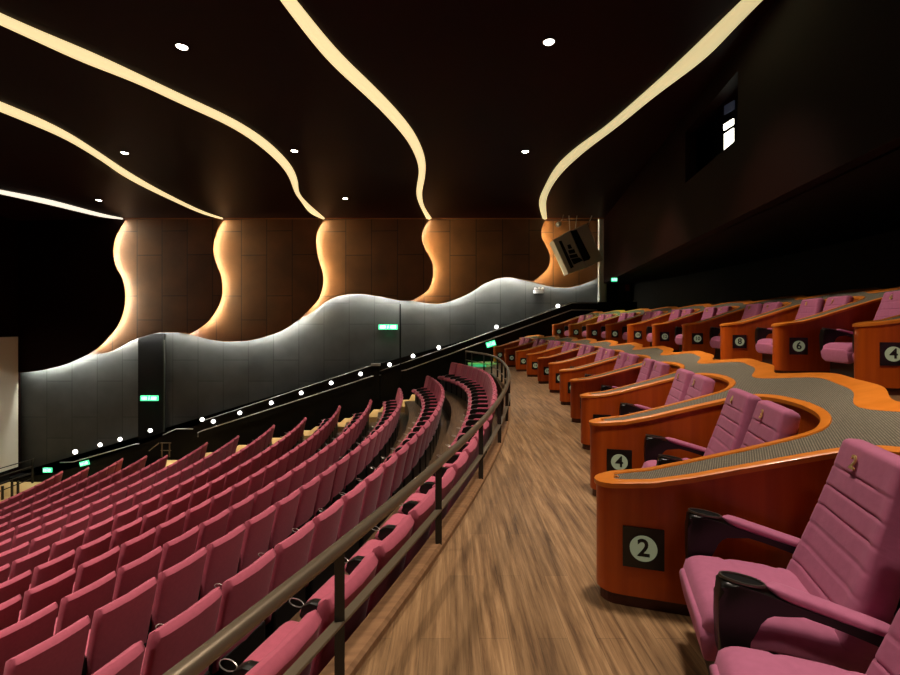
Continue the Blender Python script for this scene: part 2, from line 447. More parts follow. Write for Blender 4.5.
    for i in range(16):
        for j in range(14):
            pts.append(Vector((.2+1.85*i/15+random.uniform(-.01, .01), cutA+(cutB-cutA)*(j+.5)/14+random.uniform(-.01, .01))))
    vo, eo, fo, *_ = delaunay_2d_cdt(pts, edges, [], 1, 1e-5)
    bm = bmesh.new(); vv = [bm.verts.new(P(p.x, p.y, zt(p.x)-.008)) for p in vo]
    for fc in fo:
        try: bm.faces.new([vv[i] for i in fc])
        except ValueError: pass
    for v in [v for v in bm.verts if not v.link_faces]: bm.verts.remove(v)
    link('carpet_top', bm, M['carpet'], root, 'all')
    return root
def hi_v(bm, p): return bm.verts.new(p)

def plate_on(root, num, R, dpsi, upper):
    t = .25; zc = .352 if not upper else .40
    a = 0.0; sy = -.002
    bm = bmesh.new(); box(bm, t-.108, t+.108, sy-.008, sy+.002, zc-.113, zc+.113)
    p = link('number_plate', bm, M['plate'], root)
    bm = bmesh.new(); disc(bm, (t, sy-.008, zc), (0, -1, 0), .072, .004, 32)
    d = link('lit_disc', bm, M['disc'], p); 
    s = str(num); size = .135 if len(s) == 1 else .105
    m = Matrix.Translation((t, sy-.013, zc)) @ Matrix.Rotation(pi/2, 4, 'X')
    text('plate_number', s, size, .001, M['ink'], p, m)
    return p

lowpsi0 = -.2954; lowd = .04727; NL = 11
upR = R0+2.64; uppsi0 = -.2247-.04462; upd = .04462; NU = 11; UPZ = .92
R1 = R0+.045
pl = partition('booth_partition', lowd, R1); ZK[0] = 1.17; pu = partition('booth_partition', upd, upR)
register(pl); register(pu)
def place_parts(proto, n, R, psi0, dp, z, upper):
    for i in range(n):
        o = proto if i == 0 else copy_tree(proto)
        psi = psi0+dp*i; x, y = pol(R, psi)
        # mesh is modelled in the polar frame at psi = 0, so a pure rotation about the hall's centre places it
        o.location = (x, y, z); o.rotation_euler = (0, 0, psi)
        num = 2*(i+1); row = 'upper' if upper else 'lower'
        tag(o, f'curved orange wood booth divider with carpeted top and plate {num}, {row} row', 'booth divider', f'wooden booth dividers of the {row} row')
        plate_on(o, num, R, dp, upper)
        k = dp*(R+1)/1.75
        for j, (s, near) in enumerate(((-.47, False), (-1.09, True))):
            if upper and i == 0: continue
            if i == 0 and near: s = -1.17
            ps = psi+(s*k)/(R+.5); no = 2*i+(1 if near else 2)
            place_vip(R+.445, ps, z, no, f'mauve recliner with gold number {no} on its headrest, {row} row of booths', near)
place_parts(pl, NL, R1, lowpsi0, lowd, 0., False)
place_parts(pu, NU, upR, uppsi0, upd, UPZ, True)

# ------------------------------------------------------------------ lower block seats
def row_seat():
    root = empty('theatre_seat', (0, 0, 0), 0, 'x', 'seat', 'rose theatre seats of the lower block')
    # origin: floor below the rear of the backrest's top edge, -x is the front
    bm = bmesh.new(); st = []; n = 22
    for i in range(n+1):
        f = i/n; z = .27+.725*f; x = -.21+.155*f-.01*sin(pi*f)
        e = math.sqrt(max(.03, 1-max(0, (f-.95)/.05)**2)); e0 = math.sqrt(max(.1, 1-max(0, (.04-f)/.04)**2))
        st.append(((x, 0, z), (0, 1, 0), (1, 0, -.22), (.515+.022*min(1, f*2))*(.96+.04*e), .095*e*e0))
    rings = loft(bm, st, 32, .26)
    for r in rings:
        for v in r: v.co.x -= .032*(v.co.y/.28)**2
    link('backrest', bm, M['rose'], root, 45)
    bm = bmesh.new(); st = []
    for i in range(19):
        f = i/18; x = -.70+.50*f
        e = math.sqrt(max(.05, 1-max(0, (.16-f)/.16)**2))
        st.append(((x, 0, .455-.03*f-(1-e)*.02), (0, 1, 0), (0, 0, 1), .455*(.9+.1*e), (.13-.012*math.exp(-((f-.36)/.03)**2))*e))
    loft(bm, st, 24, .4); link('seat_cushion', bm, M['rose'], root, 45)
    bm = bmesh.new(); prism(bm, [(x, -.34, z) for x, z in ((-.62, .50), (-.60, .57), (-.54, .60), (-.21, .60), (-.20, .52), (-.23, .12), (-.25, .0), (-.48, .0), (-.46, .12), (-.50, .42))], (0, .075, 0))
    bmesh.ops.bevel(bm, geom=bm.edges[:], offset=.012, segments=2, profile=.5, affect='EDGES')
    a = link('armrest', bm, M['arm'], root, 35)
    bm = bmesh.new(); loft(bm, [((-.46+.26*f, -.303, .610), (0, 1, 0), (0, 0, 1), .044*e, .034*e) for f, e in ((0, .2), (.04, .7), (.12, 1), (.5, 1), (.9, 1), (1, .5))], 12, .6)
    link('arm_pad', bm, M['rose'], a, 60)
    bm = bmesh.new(); tube(bm, [(-.66+.050*cos(2*pi*k/16), -.303+.032*sin(2*pi*k/16), .565-.25*(.055*cos(2*pi*k/16))) for k in range(16)], .0035, 5, closed=True)
    link('cup_ring', bm, M['wire'], a, 60)
    bm = bbox(-.56, -.14, -.24, .24, 0, .39, .015); link('base', bm, M['black'], root)
    return root
SEAT = row_seat(); register(SEAT)
ROWN = ['top', 'second', 'third', 'fourth', 'fifth', 'sixth', 'seventh', 'eighth', 'ninth', 'tenth', 'eleventh', 'twelfth', 'thirteenth', 'front']
TIP = [17.4, 17.9, 17.6, 17.4, 17.9, 17.3, 17.5, 17.1, 17.3, 16.7, 17.7, 18.4, 18.2, 18.6]
near_phase = {0: 2.31, 1: 3.41, 2: 6.11, 3: 7.54}
used = False; nseat = 0
for r in range(14):
    c, k, zt_, fz = RC[r], RK[r], RZ[r], FLZ[r]
    fx = lambda Y: arcx(c, Y, k)
    def step(Y, d):
        s = .01 if d > 0 else -.01; acc = 0; y = Y
        while acc < abs(d):
            acc += math.hypot(fx(y+s)-fx(y), s); y += s
        return y
    corners = []
    y = near_phase.get(r, 10.0+.13*r % .6)
    a = y
    if r not in near_phase: y = TIP[r]; a = y
    while a < TIP[r]+.3: corners.append(a); a = step(a, .60)
    a = step(y, -.60)
    while a > -.5: corners.append(a); a = step(a, -.60)
    corners = sorted(corners, reverse=True)
    if corners[0] < 16.3+.6 and False: pass
    for i, yc in enumerate(corners):
        ym = step(yc, -.29); X = fx(ym)
        if ym < .7: continue
        px = CX+X/ym*F; py = HY+(EYE-zt_)/ym*F; hw = .5*F/ym
        if px+hw < -8 or py-10 > 690 or px-hw > 900: continue
        slope = (fx(ym+.05)-fx(ym-.05))/.1
        if not used: o = SEAT; used = True
        else: o = copy_tree(SEAT)
        o.location = (X, ym, fz); o.rotation_euler = (0, 0, -math.atan(slope))
        o['label'] = f'rose theatre seat, {ORD[i+1]} from the far stair end of the {ROWN[r]} row'
        o['group'] = f'rose theatre seats of the {ROWN[r]} row'
        nseat += 1
print('theatre seats', nseat)

# ------------------------------------------------------------------ floors
def strip(name, xl, xr, Y0, Y1, z, th, m, n=30):
    """floor slab between two X(Y) lines"""
    bm = bmesh.new(); A = []
    for i in range(n+1):
        Y = Y0+(Y1-Y0)*i/n; a, b = xl(Y), xr(Y)
        A.append([bm.verts.new(p) for p in ((a, Y, z), (b, Y, z), (b, Y, z-th), (a, Y, z-th))])
    for p, q in zip(A, A[1:]):
        for k in range(4): bm.faces.new((p[k], p[(k+1) % 4], q[(k+1) % 4], q[k]))
    bm.faces.new(A[0]); bm.faces.new(A[-1][::-1])
    return struct(name, bm, m)
YN = -4.0; YE = 17.9
edge = lambda Y: arcx(1.36, Y)
# the rail and the aisle edge bend left beyond Y = 14
ek = lambda Y: arcx(1.34+.008*Y, Y)-.035*max(0, Y-14.2)**2
strip('floor', ek, lambda Y: arcx(4.35, Y), YN, 17.9, 0., .15, M['floor'], 50)
strip('floor', lambda Y: arcx(2.05, Y), lambda Y: arcx(4.35, Y), 17.9, YD, 0., .15, M['floor'], 8)
strip('floor', lambda Y: arcx(2.36+1.86, Y), lambda Y: arcx(9.3, Y), YN, YW, UPZ, .2, M['floor'], 40)
# kerb under the rail
bm = bmesh.new(); A = []
for i in range(61):
    Y = -1+18.6*i/60; x = ek(Y)
    A.append([bm.verts.new(p) for p in ((x-.13, Y, -.80), (x-.13, Y, .045), (x-.02, Y, .05), (x, Y, .035), (x, Y, -.05), (x, Y, -.80))])
for p, q in zip(A, A[1:]):
    for k in range(6): bm.faces.new((p[k], p[(k+1) % 6], q[(k+1) % 6], q[k]))
bm.faces.new(A[0]); bm.faces.new(A[-1][::-1])
o = struct('trim_1', bm, M['kerb'])
# tiers
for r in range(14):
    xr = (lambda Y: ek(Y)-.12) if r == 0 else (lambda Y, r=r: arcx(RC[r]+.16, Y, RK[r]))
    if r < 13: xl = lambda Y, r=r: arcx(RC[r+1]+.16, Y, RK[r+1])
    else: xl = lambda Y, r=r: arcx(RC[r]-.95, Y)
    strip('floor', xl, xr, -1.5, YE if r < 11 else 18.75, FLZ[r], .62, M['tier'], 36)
# side stairs: landings in pale tan, with a half step
rows_y1 = {9: 20.6, 10: 20.5}
for r in range(14):
    x1 = arcx(RC[r]+.16, YE) if r else 1.93; x0 = arcx(RC[r+1]+.16, YE) if r < 13 else x1-1.2
    y1 = rows_y1.get(r, 19.55); xm = x0+(x1-x0)*.45
    up = FLZ[r-1] if r else 0.
    bm = bmesh.new(); box(bm, x0, x1, YE if r < 11 else 18.75, y1, FLZ[r]-.6, FLZ[r]); struct('floor', bm, M['tan'])
    if r == 0: continue
    bm = bmesh.new(); box(bm, x1-.42, x1, YE if r < 11 else 18.75, 19.55, FLZ[r], (FLZ[r]+up)/2); struct('floor', bm, M['tan'])
# pit floor
bm = bmesh.new(); box(bm, -24, arcx(RC[13]-.95, 15)+.6, 4, YD+.2, PITZ-.1, PITZ); struct('floor', bm, M['tan'])
bm = bmesh.new(); box(bm, -24, -1., -6, YW, PITZ-.5, PITZ-.12); struct('floor', bm, M['dull'])

# ------------------------------------------------------------------ walls
bm = bmesh.new(); box(bm, -24.5, 9.6, YW+.15, YW+.4, PITZ-.3, ZC+.3); struct('wall_far', bm, M['grey'])
# closed hall: rest of the shell
bm = bmesh.new(); box(bm, -24.5, 13., -6.2, -6, PITZ-.3, ZC+.3); struct('wall_near', bm, M['blackwall'])
bm = bmesh.new(); A = []
for i in range(41):
    Y = -6+(YW+6.1)*i/40; x = arcx(8.9, Y)
    A.append([bm.verts.new(p) for p in ((x, Y, UPZ-.2), (x+.2, Y, UPZ-.2), (x+.2, Y, 4.0), (x, Y, 4.0))])
for p, q in zip(A, A[1:]):
    for k in range(4): bm.faces.new((p[k], p[(k+1) % 4], q[(k+1) % 4], q[k]))
struct('wall_rear', bm, M['blackwall'])
# overhanging fascia of the projection room
fxX = lambda Y: 3.73+.149*Y
FZ = 3.45
def fascia():
    bm = bmesh.new()
    Ya, Yb = 8.05, 10.6; za, zb = 4.80, 5.95
    def slab(Y0, Y1, z0, z1):
        prism(bm, [(fxX(Y0), Y0, z0), (fxX(Y1), Y1, z0), (fxX(Y1), Y1, z1), (fxX(Y0), Y0, z1)], (.25, 0, 0))
    slab(-6, Ya, FZ, ZC); slab(Yb, YW+.1, FZ, ZC); slab(Ya, Yb, FZ, za); slab(Ya, Yb, zb, ZC)
    return struct('wall_projection', bm, M['darkbrown'])
fascia()
bm = bmesh.new(); prism(bm, [(fxX(-6)+.2, -6, FZ), (fxX(YW)+.2, YW, FZ), (12.5, YW, FZ), (12.5, -6, FZ)], (0, 0, .15)); struct('ceiling_overhang', bm, M['blackwall'])
# window recess
bm = bmesh.new()
for (a, b, c, d, e, f) in ((.7, .8, 7.6, 11.1, 4.5, 6.2),):
    prism(bm, [(fxX(c)+a, c, e), (fxX(d)+a, d, e), (fxX(d)+a, d, f), (fxX(c)+a, c, f)], (.1, 0, 0))
struct('wall_projection_recess', bm, M['blackwall'])
wn = bpy.data.objects.new('window_1', None); COL.objects.link(wn); wn['kind'] = 'structure'
def wpane(name, x0, x1, y0, y1, m, off=.30):
    # pane parallel to the fascia, set behind it
    def pt(x, y):
        t = (x-CX)/F; Y = (3.73+off)/(t-.149); return (t*Y, Y, EYE-(y-HY)/F*Y)
    ym = lambda x, y: y-(x-x0)*.9*0
    q = [pt(x0, y1+3), pt(x1, y1-3), pt(x1, y0-3), pt(x0, y0+3)]
    b = bmesh.new(); prism(b, q, (.02, 0, 0)); return link(name, b, m, wn)
wpane('pane', 724, 733, 131, 151, M['window'])
wpane('pane', 723.5, 733, 121.5, 127.5, M['window'])
wpane('pane', 724, 734, 103, 112, M['blue'])
# front wall with the screen
bm = bmesh.new(); box(bm, -20.2, -19.56, 2, YW+.1, PITZ, ZC); struct('wall_front', bm, M['darkbrown'])
bm = bmesh.new(); zb = EYE-(466-HY)/F*YW; zt2 = EYE-(372-HY)/F*YW
box(bm, -19.55, -19.48, 5, YW-.1, zb, zt2+1.6)
tag(link('projection_screen', bm, M['cream']), 'tall cream screen surface at the left edge of the hall', 'screen')
bm = bmesh.new(); box(bm, -19.62, -19.42, 5, YD, PITZ, zb); struct('wall_stage', bm, M['dull'])
# grey column, door opening and green-black wall right of the waves
def wbox(x0, x1, y0, y1, Y, th):
    X0, z0 = at(x0, y1, Y); X1, z1 = at(x1, y0, Y); return bbox(X0, X1, Y, Y+th, z0, z1)
struct('wall_far_panel', wbox(603, 640, 262, 322, YW-.15, .12), M['darkgreen'])
tag(link('column', wbox(599.3, 604.6, 219, 322, 20.95, .2), M['column']), 'narrow grey column between the wavy wall and the rear door', 'column')
dr = bpy.data.objects.new('door_1', None); COL.objects.link(dr); dr['kind'] = 'structure'
link('door_leaf', wbox(606.5, 618.5, 283, 322, YW-.2, .05), M['dull'], dr)
link('door_frame', wbox(605, 620, 281.5, 283, YW-.24, .08), M['column'], dr)
link('door_jamb', wbox(604.8, 606.5, 283, 322, YW-.24, .08), M['column'], dr)
tag(link('wall_notice', wbox(625.5, 629.5, 284.5, 291, YW-.18, .02), M['red']), 'small dark red notice right of the rear door', 'notice')

# wavy brown panels --------------------------------------------------
edges = [
 [(125,219),(116,235),(112.7,250),(115,265),(121.7,278),(124.7,293),(123.3,310),(116.7,326.7),(103,343),(88,354.5)],
 [(224,219),(216.7,231.7),(213,248),(216,263),(221,276.7),(222,293),(218,306.7),(206.7,323),(190,334)],
 [(325,219),(318,230),(316,241.7),(318,256.7),(322.7,273),(322.7,286.7),(316.7,301.7),(300,319)],
 [(430.7,219),(424,228),(422,240),(426,250),(432.7,263),(433,276.7),(428,290),(413,300.5)],
 [(546,219),(542,228),(542,238),(546.7,246.7),(550,258),(546.7,270),(533,281.7)],
 [(603,219),(603,240),(603,260),(603,275)],
]
bottoms = [
 [(88,354.5),(66.7,364),(43,370),(28,372),(14,372.5)],
 [(190,334),(178,332.5),(166.7,332.7),(156,333),(146.7,335.5),(133,340),(110,351.7),(88,355),(70,356)],
 [(300,319),(280,331.7),(253,340),(226.7,341.7),(205,338.7),(190,334.5),(175,332)],
 [(413,300.5),(396.7,300),(380,296.7),(356.7,294),(333,298),(313,311.7),(300,319.5),(285,326)],
 [(533,281.7),(520,279),(503,277.7),(486.7,282.7),(470,293),(450,301.7),(433,304),(413,301),(395,299)],
 [(603,275),(590,281.7),(573,287),(553,287),(533,282),(518,278.5)],
]
lefts = [14, 70, 175, 285, 395, 518]
YL, YR = 21.32, 20.80
wave_mats = M['brown']
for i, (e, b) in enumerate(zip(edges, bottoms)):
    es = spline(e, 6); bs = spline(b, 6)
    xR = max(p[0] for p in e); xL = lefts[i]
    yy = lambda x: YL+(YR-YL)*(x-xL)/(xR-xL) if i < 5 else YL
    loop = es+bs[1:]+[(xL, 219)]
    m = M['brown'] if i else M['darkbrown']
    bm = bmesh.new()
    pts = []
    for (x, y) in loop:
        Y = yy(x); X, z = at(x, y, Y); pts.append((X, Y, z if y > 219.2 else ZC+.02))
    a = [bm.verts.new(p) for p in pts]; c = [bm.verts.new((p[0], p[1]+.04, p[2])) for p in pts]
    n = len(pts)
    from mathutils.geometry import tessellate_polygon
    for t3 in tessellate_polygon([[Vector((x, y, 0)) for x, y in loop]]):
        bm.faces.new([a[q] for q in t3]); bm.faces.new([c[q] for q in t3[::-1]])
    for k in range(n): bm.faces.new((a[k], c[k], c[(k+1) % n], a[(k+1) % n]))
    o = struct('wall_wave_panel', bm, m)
    # hidden light strips behind the right edge (warm) and behind the lower edge (cool)
    def inset(P, d):
        out = []
        for k, (x, y) in enumerate(P):
            p = P[max(0, k-1)]; q = P[min(len(P)-1, k+1)]
            dx, dy = q[0]-p[0], q[1]-p[1]; L = math.hypot(dx, dy) or 1
            out.append((x-dy/L*d, y+dx/L*d) if False else (x+(-dy/L)*d*-1*-1, y+(dx/L)*d*-1*-1))
        return out
    if i < 5:
        ins = inset(es, 3.2)
        # keep the inset that lies to the left of the edge
        if sum(p[0] for p in ins) > sum(p[0] for p in es): ins = [(2*a_[0]-b_[0], 2*a_[1]-b_[1]) for a_, b_ in zip(es, ins)]
        ins = ins[2:-3]
        bm = bmesh.new(); tube(bm, [(*[at(x, y, yy(x)+.09)[0]], yy(x)+.09, at(x, y, yy(x)+.09)[1]) for x, y in ins], .014, 6)
        s = link('led_strip', bm, M['leda'] if i == 0 else M['ledw'], None)
        tag(s, f'warm light strip tucked behind the wavy edge of the {ORD[i+1]} wall panel from the left', 'light strip', 'warm strips behind the wavy wall panels')
    ins = inset(bs, 3.0)
    if sum(p[1] for p in ins) > sum(p[1] for p in bs): ins = [(2*a_[0]-b_[0], 2*a_[1]-b_[1]) for a_, b_ in zip(bs, ins)]
    # only the part that is not covered by the panel before
    xmin = edges[i-1][-1][0] if i else 26
    ins = [p for p in ins if p[0] > xmin-2 and p[0] < xR-6]
    bm = bmesh.new(); tube(bm, [(*[at(x, y, yy(x)+.09)[0]], yy(x)+.09, at(x, y, yy(x)+.09)[1]) for x, y in ins], .014, 6)
    s = link('led_strip', bm, M['ledc'], None)
    tag(s, f'cool white light strip under the lower edge of the {ORD[i+1]} wall panel from the left', 'light strip', 'cool strips under the wavy wall panels')
# cornice where wall meets ceiling
X0, z0 = at(124, 220.5, 20.82); X1, z1 = at(603, 218, 20.82)
struct('trim_2', bbox(X0, X1, 20.74, 20.78, ZC-.045, ZC+.005), mat('cornice_brown', (.30, .13, .04), .4))
# black door in the grey wall
struct('door_2', wbox(138, 163, 333.5, 470, YW-.06, .2), M['dull'])
struct('trim_3', wbox(163, 164.3, 340, 436, YW-.10, .05), M['darkgreen'])
# dado under the rails
dpts = [(20, 478), (60, 472), (138, 443.5+2), (163, 436), (198, 425), (205, 420), (330, 379), (378, 364), (450, 346), (480, 336), (572, 302), (600, 302), (640, 302)]
bm = bmesh.new(); P = [(at(x, y, YD)[0], YD, at(x, y, YD)[1]) for x, y in dpts]
lowp = [(P[-1][0], YD, PITZ-.2), (P[0][0]-2, YD, PITZ-.2), (P[0][0]-2, YD, P[0][2])]
allp = P+lowp; a = [bm.verts.new(p) for p in allp]; c = [bm.verts.new((p[0], p[1]+.72, p[2])) for p in allp]
fa = bm.faces.new(a); fb = bm.faces.new(c[::-1])
for k in range(len(a)): bm.faces.new((a[k], c[k], c[(k+1) % len(a)], a[(k+1) % len(a)]))
bmesh.ops.triangulate(bm, faces=[fa, fb]); struct('wall_stair_dado', bm, M['dull'])

# ------------------------------------------------------------------ ceiling with coves
bm = bmesh.new(); box(bm, -24.5, 12.6, -6.2, YW+.4, ZC, ZC+.25); struct('ceiling', bm, M['ceil'])
ribs = [
 ([(744,0),(710,33),(676.7,65),(643,95),(616.7,118),(600,131.7),(576.7,148),(556.7,166.7),(545,186.7),(539,203),(542.7,219)],
  [(763,0),(733,30),(710,55),(680,78),(653,98),(620,125),(600,140),(583,153),(561.7,173),(550,190),(546,203),(547,219)], 'coved'),
 ([(280,0),(300,26.7),(330,63),(366.7,96.7),(390,120),(410,145),(419,170),(416.7,196.7),(426.7,219)],
  [(293,-2),(300,6.7),(320,31.7),(343,58),(373,86.7),(400,115),(416.7,138),(425,160),(425,176.7),(422,193),(424,206.7),(431.7,219)], 'cove'),
 ([(0,25),(40,43),(83,63),(133,81.7),(183,105),(233,128),(266.7,151.7),(286.7,173),(295,193),(300,200),(310,213),(323,219.5)],
  [(0,15),(40,33),(83,50),(133,73),(183,96.7),(233,120),(266.7,141.7),(290,165),(297.7,181.7),(299,193),(306.7,203),(325,219)], 'cove'),
 ([(0,111.7),(33,125),(66.7,140),(100,160),(126.7,178),(160,195),(200,213),(221.7,220)],
  [(0,103),(33,116.7),(66.7,133),(100,154),(126.7,171.7),(160,191),(200,210.7),(224,219)], 'cove'),
 ([(0,194),(50,205),(100,216.7),(121.7,220)], [(0,190.7),(50,200.7),(100,214),(124,219)], 'covew'),
]
ZR = ZC-.035
def cp(x, y):
    Y = (ZR-EYE)*F/(HY-y); Y = min(Y, 20.86)
    return Vector(((x-CX)/F*Y, Y, ZR))
def resample(P, n):
    L = [0]
    for a, b in zip(P, P[1:]): L.append(L[-1]+(b-a).length)
    out = []; j = 0
    for i in range(n):
        d = L[-1]*i/(n-1)
        while j < len(L)-2 and L[j+1] < d: j += 1
        u = (d-L[j])/max(1e-9, L[j+1]-L[j]); out.append(P[j].lerp(P[j+1], u))
    return out
COVEPATH = []
for i, (A, B, mk) in enumerate(ribs):
    def prep(Q):
        P = [Vector(p) for p in spline([tuple(cp(*q)) for q in Q], 5)]
        d = (P[0]-P[3]).normalized()
        return [P[0]+d*2.5, P[0]+d*1.2]+P
    a = resample(prep(A), 90); b = resample(prep(B), 90)
    for L_ in (a, b):
        for _ in range(5):
            L_[1:-1] = [(L_[q-1]+L_[q]*2+L_[q+1])/4 for q in range(1, len(L_)-1)]
    COVEPATH.append([(p+q)/2 for p, q in zip(a, b)])
    bm = bmesh.new(); ar = []
    for p, q in zip(a, b):
        m_ = (p+q)/2; m_.z -= .02
        ar.append([bm.verts.new(v) for v in (p, m_, q, Vector((q.x, q.y, ZC)), Vector((p.x, p.y, ZC)))])
    for u, v in zip(ar, ar[1:]):
        for k in range(5): bm.faces.new((u[k], u[(k+1) % 5], v[(k+1) % 5], v[k]))
    bm.faces.new(ar[0]); bm.faces.new(ar[-1][::-1])
    who = ['rightmost', 'second from the right', 'middle', 'second from the left', 'leftmost, whitest'][i]
    tag(link('cove_light', bm, M[mk], None, 'all'), f'long wavy glowing ceiling cove, the {who} of five', 'cove light', 'wavy glowing coves across the ceiling')

# downlights
def spot(name, loc, power, size=1.9, blend=.6, col=(1, .86, .70), rad=.28, rot=(0, 0, 0)):
    l = bpy.data.lights.new(name, 'SPOT'); l.energy = power; l.spot_size = size; l.spot_blend = blend
    l.color = col; l.shadow_soft_size = rad
    o = bpy.data.objects.new(name, l); COL.objects.link(o); o.location = loc; o.rotation_euler = rot; return o
DL = [(1.69, 8.03, 'the largest and brightest, above the aisle'), (2.1, 13.1, 'above the far part of the aisle'), (-4.66, 8.17, 'nearest one above the seat block'),
      (-9.14, 13.2, 'at the left between the two left coves'), (-4.32, 13.05, 'right beside the bend of the middle cove'), (-4.0, 17.95, 'just above the wavy wall at centre'),
      (-13.6, 18.2, 'furthest left above the wavy wall')]
vis = len(DL)
DL += [(1.6, 3.0, ''), (-4.6, 3.2, ''), (-9.2, 8.2, ''), (-13.6, 13.2, ''), (1.6, -2.2, ''), (-4.6, -2., ''), (-9.2, 3.2, ''), (2.2, 18.0, '')]
DL = DL[:-1]
DL = [(x*(ZC-EYE)/4.85, y*(ZC-EYE)/4.85, w_) for x, y, w_ in DL]
for i, (x, y, wh) in enumerate(DL):
    if i < vis:
        bm = bmesh.new(); tube(bm, [(.10*cos(2*pi*k/28), .10*sin(2*pi*k/28), -.012) for k in range(28)], .014, 6, closed=True)
        e = empty('ceiling_downlight', (x, y, ZC), 0, f'small round ceiling downlight, {wh}', 'downlight', 'round ceiling downlights')
        link('trim_ring', bm, M['gun'], e, 'all')
        bm = bmesh.new(); disc(bm, (0, 0, -.006), (0, 0, -1), .092, .02, 28, taper=.8); link('lens', bm, M['lamp'], e)
    spot('downlight_beam', (x, y, ZC-.06), (1080 if x > 0 else 1500)*(.45 if y > 16.5 else 1), 1.0 if y > 16.5 else (1.5 if x > 0 else (1.4 if y > 12 else 1.75)))
for y in (2., 7., 12., 17.):
    spot('booth_fill', (fxX(y)-3.0, y, ZC-.06), 1150, .95, .8, rot=(0, -.66, 0))  # added spots without fixtures, tilted to brighten the upper booths

# ------------------------------------------------------------------ front rail
def rail_pt(Y, z): return Vector((arcx(1.31+.008*Y, Y)-(.035*max(0, Y-14.)**2), Y, z))
base = [rail_pt(-1+.4*i, 0) for i in range(43)]
end = [Vector((.98, 16.6, 0)), Vector((.80, 17.2, 0)), Vector((.60, 17.75, 0))]
base = [p for p in base if p.y < 16.2]+end
rt = empty('aisle_railing', (0, 0, 0), 0, 'long curved bronze railing with black posts between the aisle and the rose seats', 'railing')
bm = bmesh.new(); tube(bm, [p+Vector((0, 0, .615)) for p in base], .031, 12); link('top_rail', bm, M['rail'], rt, 60)
bm = bmesh.new(); st = []
for i, p in enumerate(base):
    q = base[min(len(base)-1, i+1)]-base[max(0, i-1)]; q.normalize(); U = Vector((q.y, -q.x, 0))
    st.append((p+Vector((-.0, 0, .285)), U, Vector((0, 0, 1)), .05, .016))
loft(bm, st, 8, .3); link('middle_rail', bm, M['rail'], rt)
for Y in (.95, 2.08, 3.34, 4.75, 6.2, 7.6, 9., 10.3, 11.6, 12.8, 14., 15.1, 16.1, 17.0, 17.7):
    if Y < 16.2: p = rail_pt(Y, 0)
    else:
        p = min(base, key=lambda b: abs(b.y-Y)).copy()
    bm = bmesh.new(); box(bm, p.x-.022, p.x+.022, p.y-.010, p.y+.010, .03 if p.y < 17 else -.3, .60)
    bmesh.ops.rotate(bm, verts=bm.verts, cent=p, matrix=Matrix.Rotation(.25, 3, 'Z'))
    link('post', bm, M['post'], rt)

# ------------------------------------------------------------------ wall rails and step lamps
def wtube(name, pts, Y, r, m, label, cat, group=None):
    bm = bmesh.new(); tube(bm, [(at(x, y, Y)[0], Y, at(x, y, Y)[1]) for x, y in pts], r, 6)
    return tag(link(name, bm, m, None, 'all'), label, cat, group)
YRl = YD-.07
wtube('handrail', [(60, 462.5), (73, 462), (136, 444), (139, 444)], YRl, .022, M['steel'], 'short grey wall handrail at the lower left beneath the step lamps', 'handrail')
wtube('handrail', [(198, 437), (198, 432.5), (203, 430.5), (330, 390), (371, 376.5), (381, 375)], YRl, .022, M['steel'], 'thin lower handrail rising behind the middle seat rows', 'handrail')
wtube('handrail', [(401.5, 370.8), (406, 370), (450, 354), (480, 343), (571.7, 310), (597, 310), (597, 316)], YRl, .022, M['steel'], 'upper handrail running up towards the rear corner', 'handrail')
wtube('upper_rail', [(205, 420), (330, 379), (370, 366), (378, 364.5)], YRl+.03, .015, M['steel'], 'thin rail above the lamps, left of the wall post', 'rail')
wtube('upper_rail', [(380, 371), (450, 346.7), (480, 336), (572, 303), (598, 303)], YRl+.03, .015, M['steel'], 'thin rail below the lamps climbing right of the post', 'rail')
wtube('handrail', [(185.5, 434.5), (192, 429.5), (176, 429.3)][:0] or [(163, 435), (176, 429), (193, 429)], YRl, .02, M['steel'], 'short handrail right of the black door on the side wall', 'handrail')
tag(link('wall_post', wbox(373.5, 379, 364, 400, YD-.12, .1), M['dull']), 'dark vertical post where the side handrails meet', 'post')
tag(link('post_cap', wbox(371, 380, 363.5, 366, YD-.16, .14), M['steel']), 'light metal cap on top of the dark wall post', 'cap')
tag(link('wall_pipe', wbox(399.6, 401, 219+85, 390, YD-.06, .05), M['dull']), 'thin black vertical pipe right of the dark wall post', 'pipe')
lamps = [(74.7,452),(99.6,445),(119.6,439.4),(149.8,430.6),(201.8,419.6),(213,421.5),(239.5,413),(271,403),(301,393),(331,383),(360.5,374),(389.5,364.7),(413,356),(438.7,347.5),(496.5,327),(558,306)]
for i, (x, y) in enumerate(lamps):
    X, z = at(x, y, YD-.05)
    e = empty('step_lamp', (X, YD-.0, z), 0, f'round white wall lamp, {ORD[i+1]} from the left along the side stair', 'lamp', 'round lamps along the side stair')
    r = .085 if i not in (0,) else .10
    bm = bmesh.new(); disc(bm, (0, -.0, 0), (0, -1, 0), r, .045, 20); link('lamp_face', bm, M['steplamp'], e)
    if i > 4:
        bm = bmesh.new(); disc(bm, (0, -.045, 0), (0, -1, 0), .022, .01, 12); link('lamp_core', bm, M['lampcore'], e)

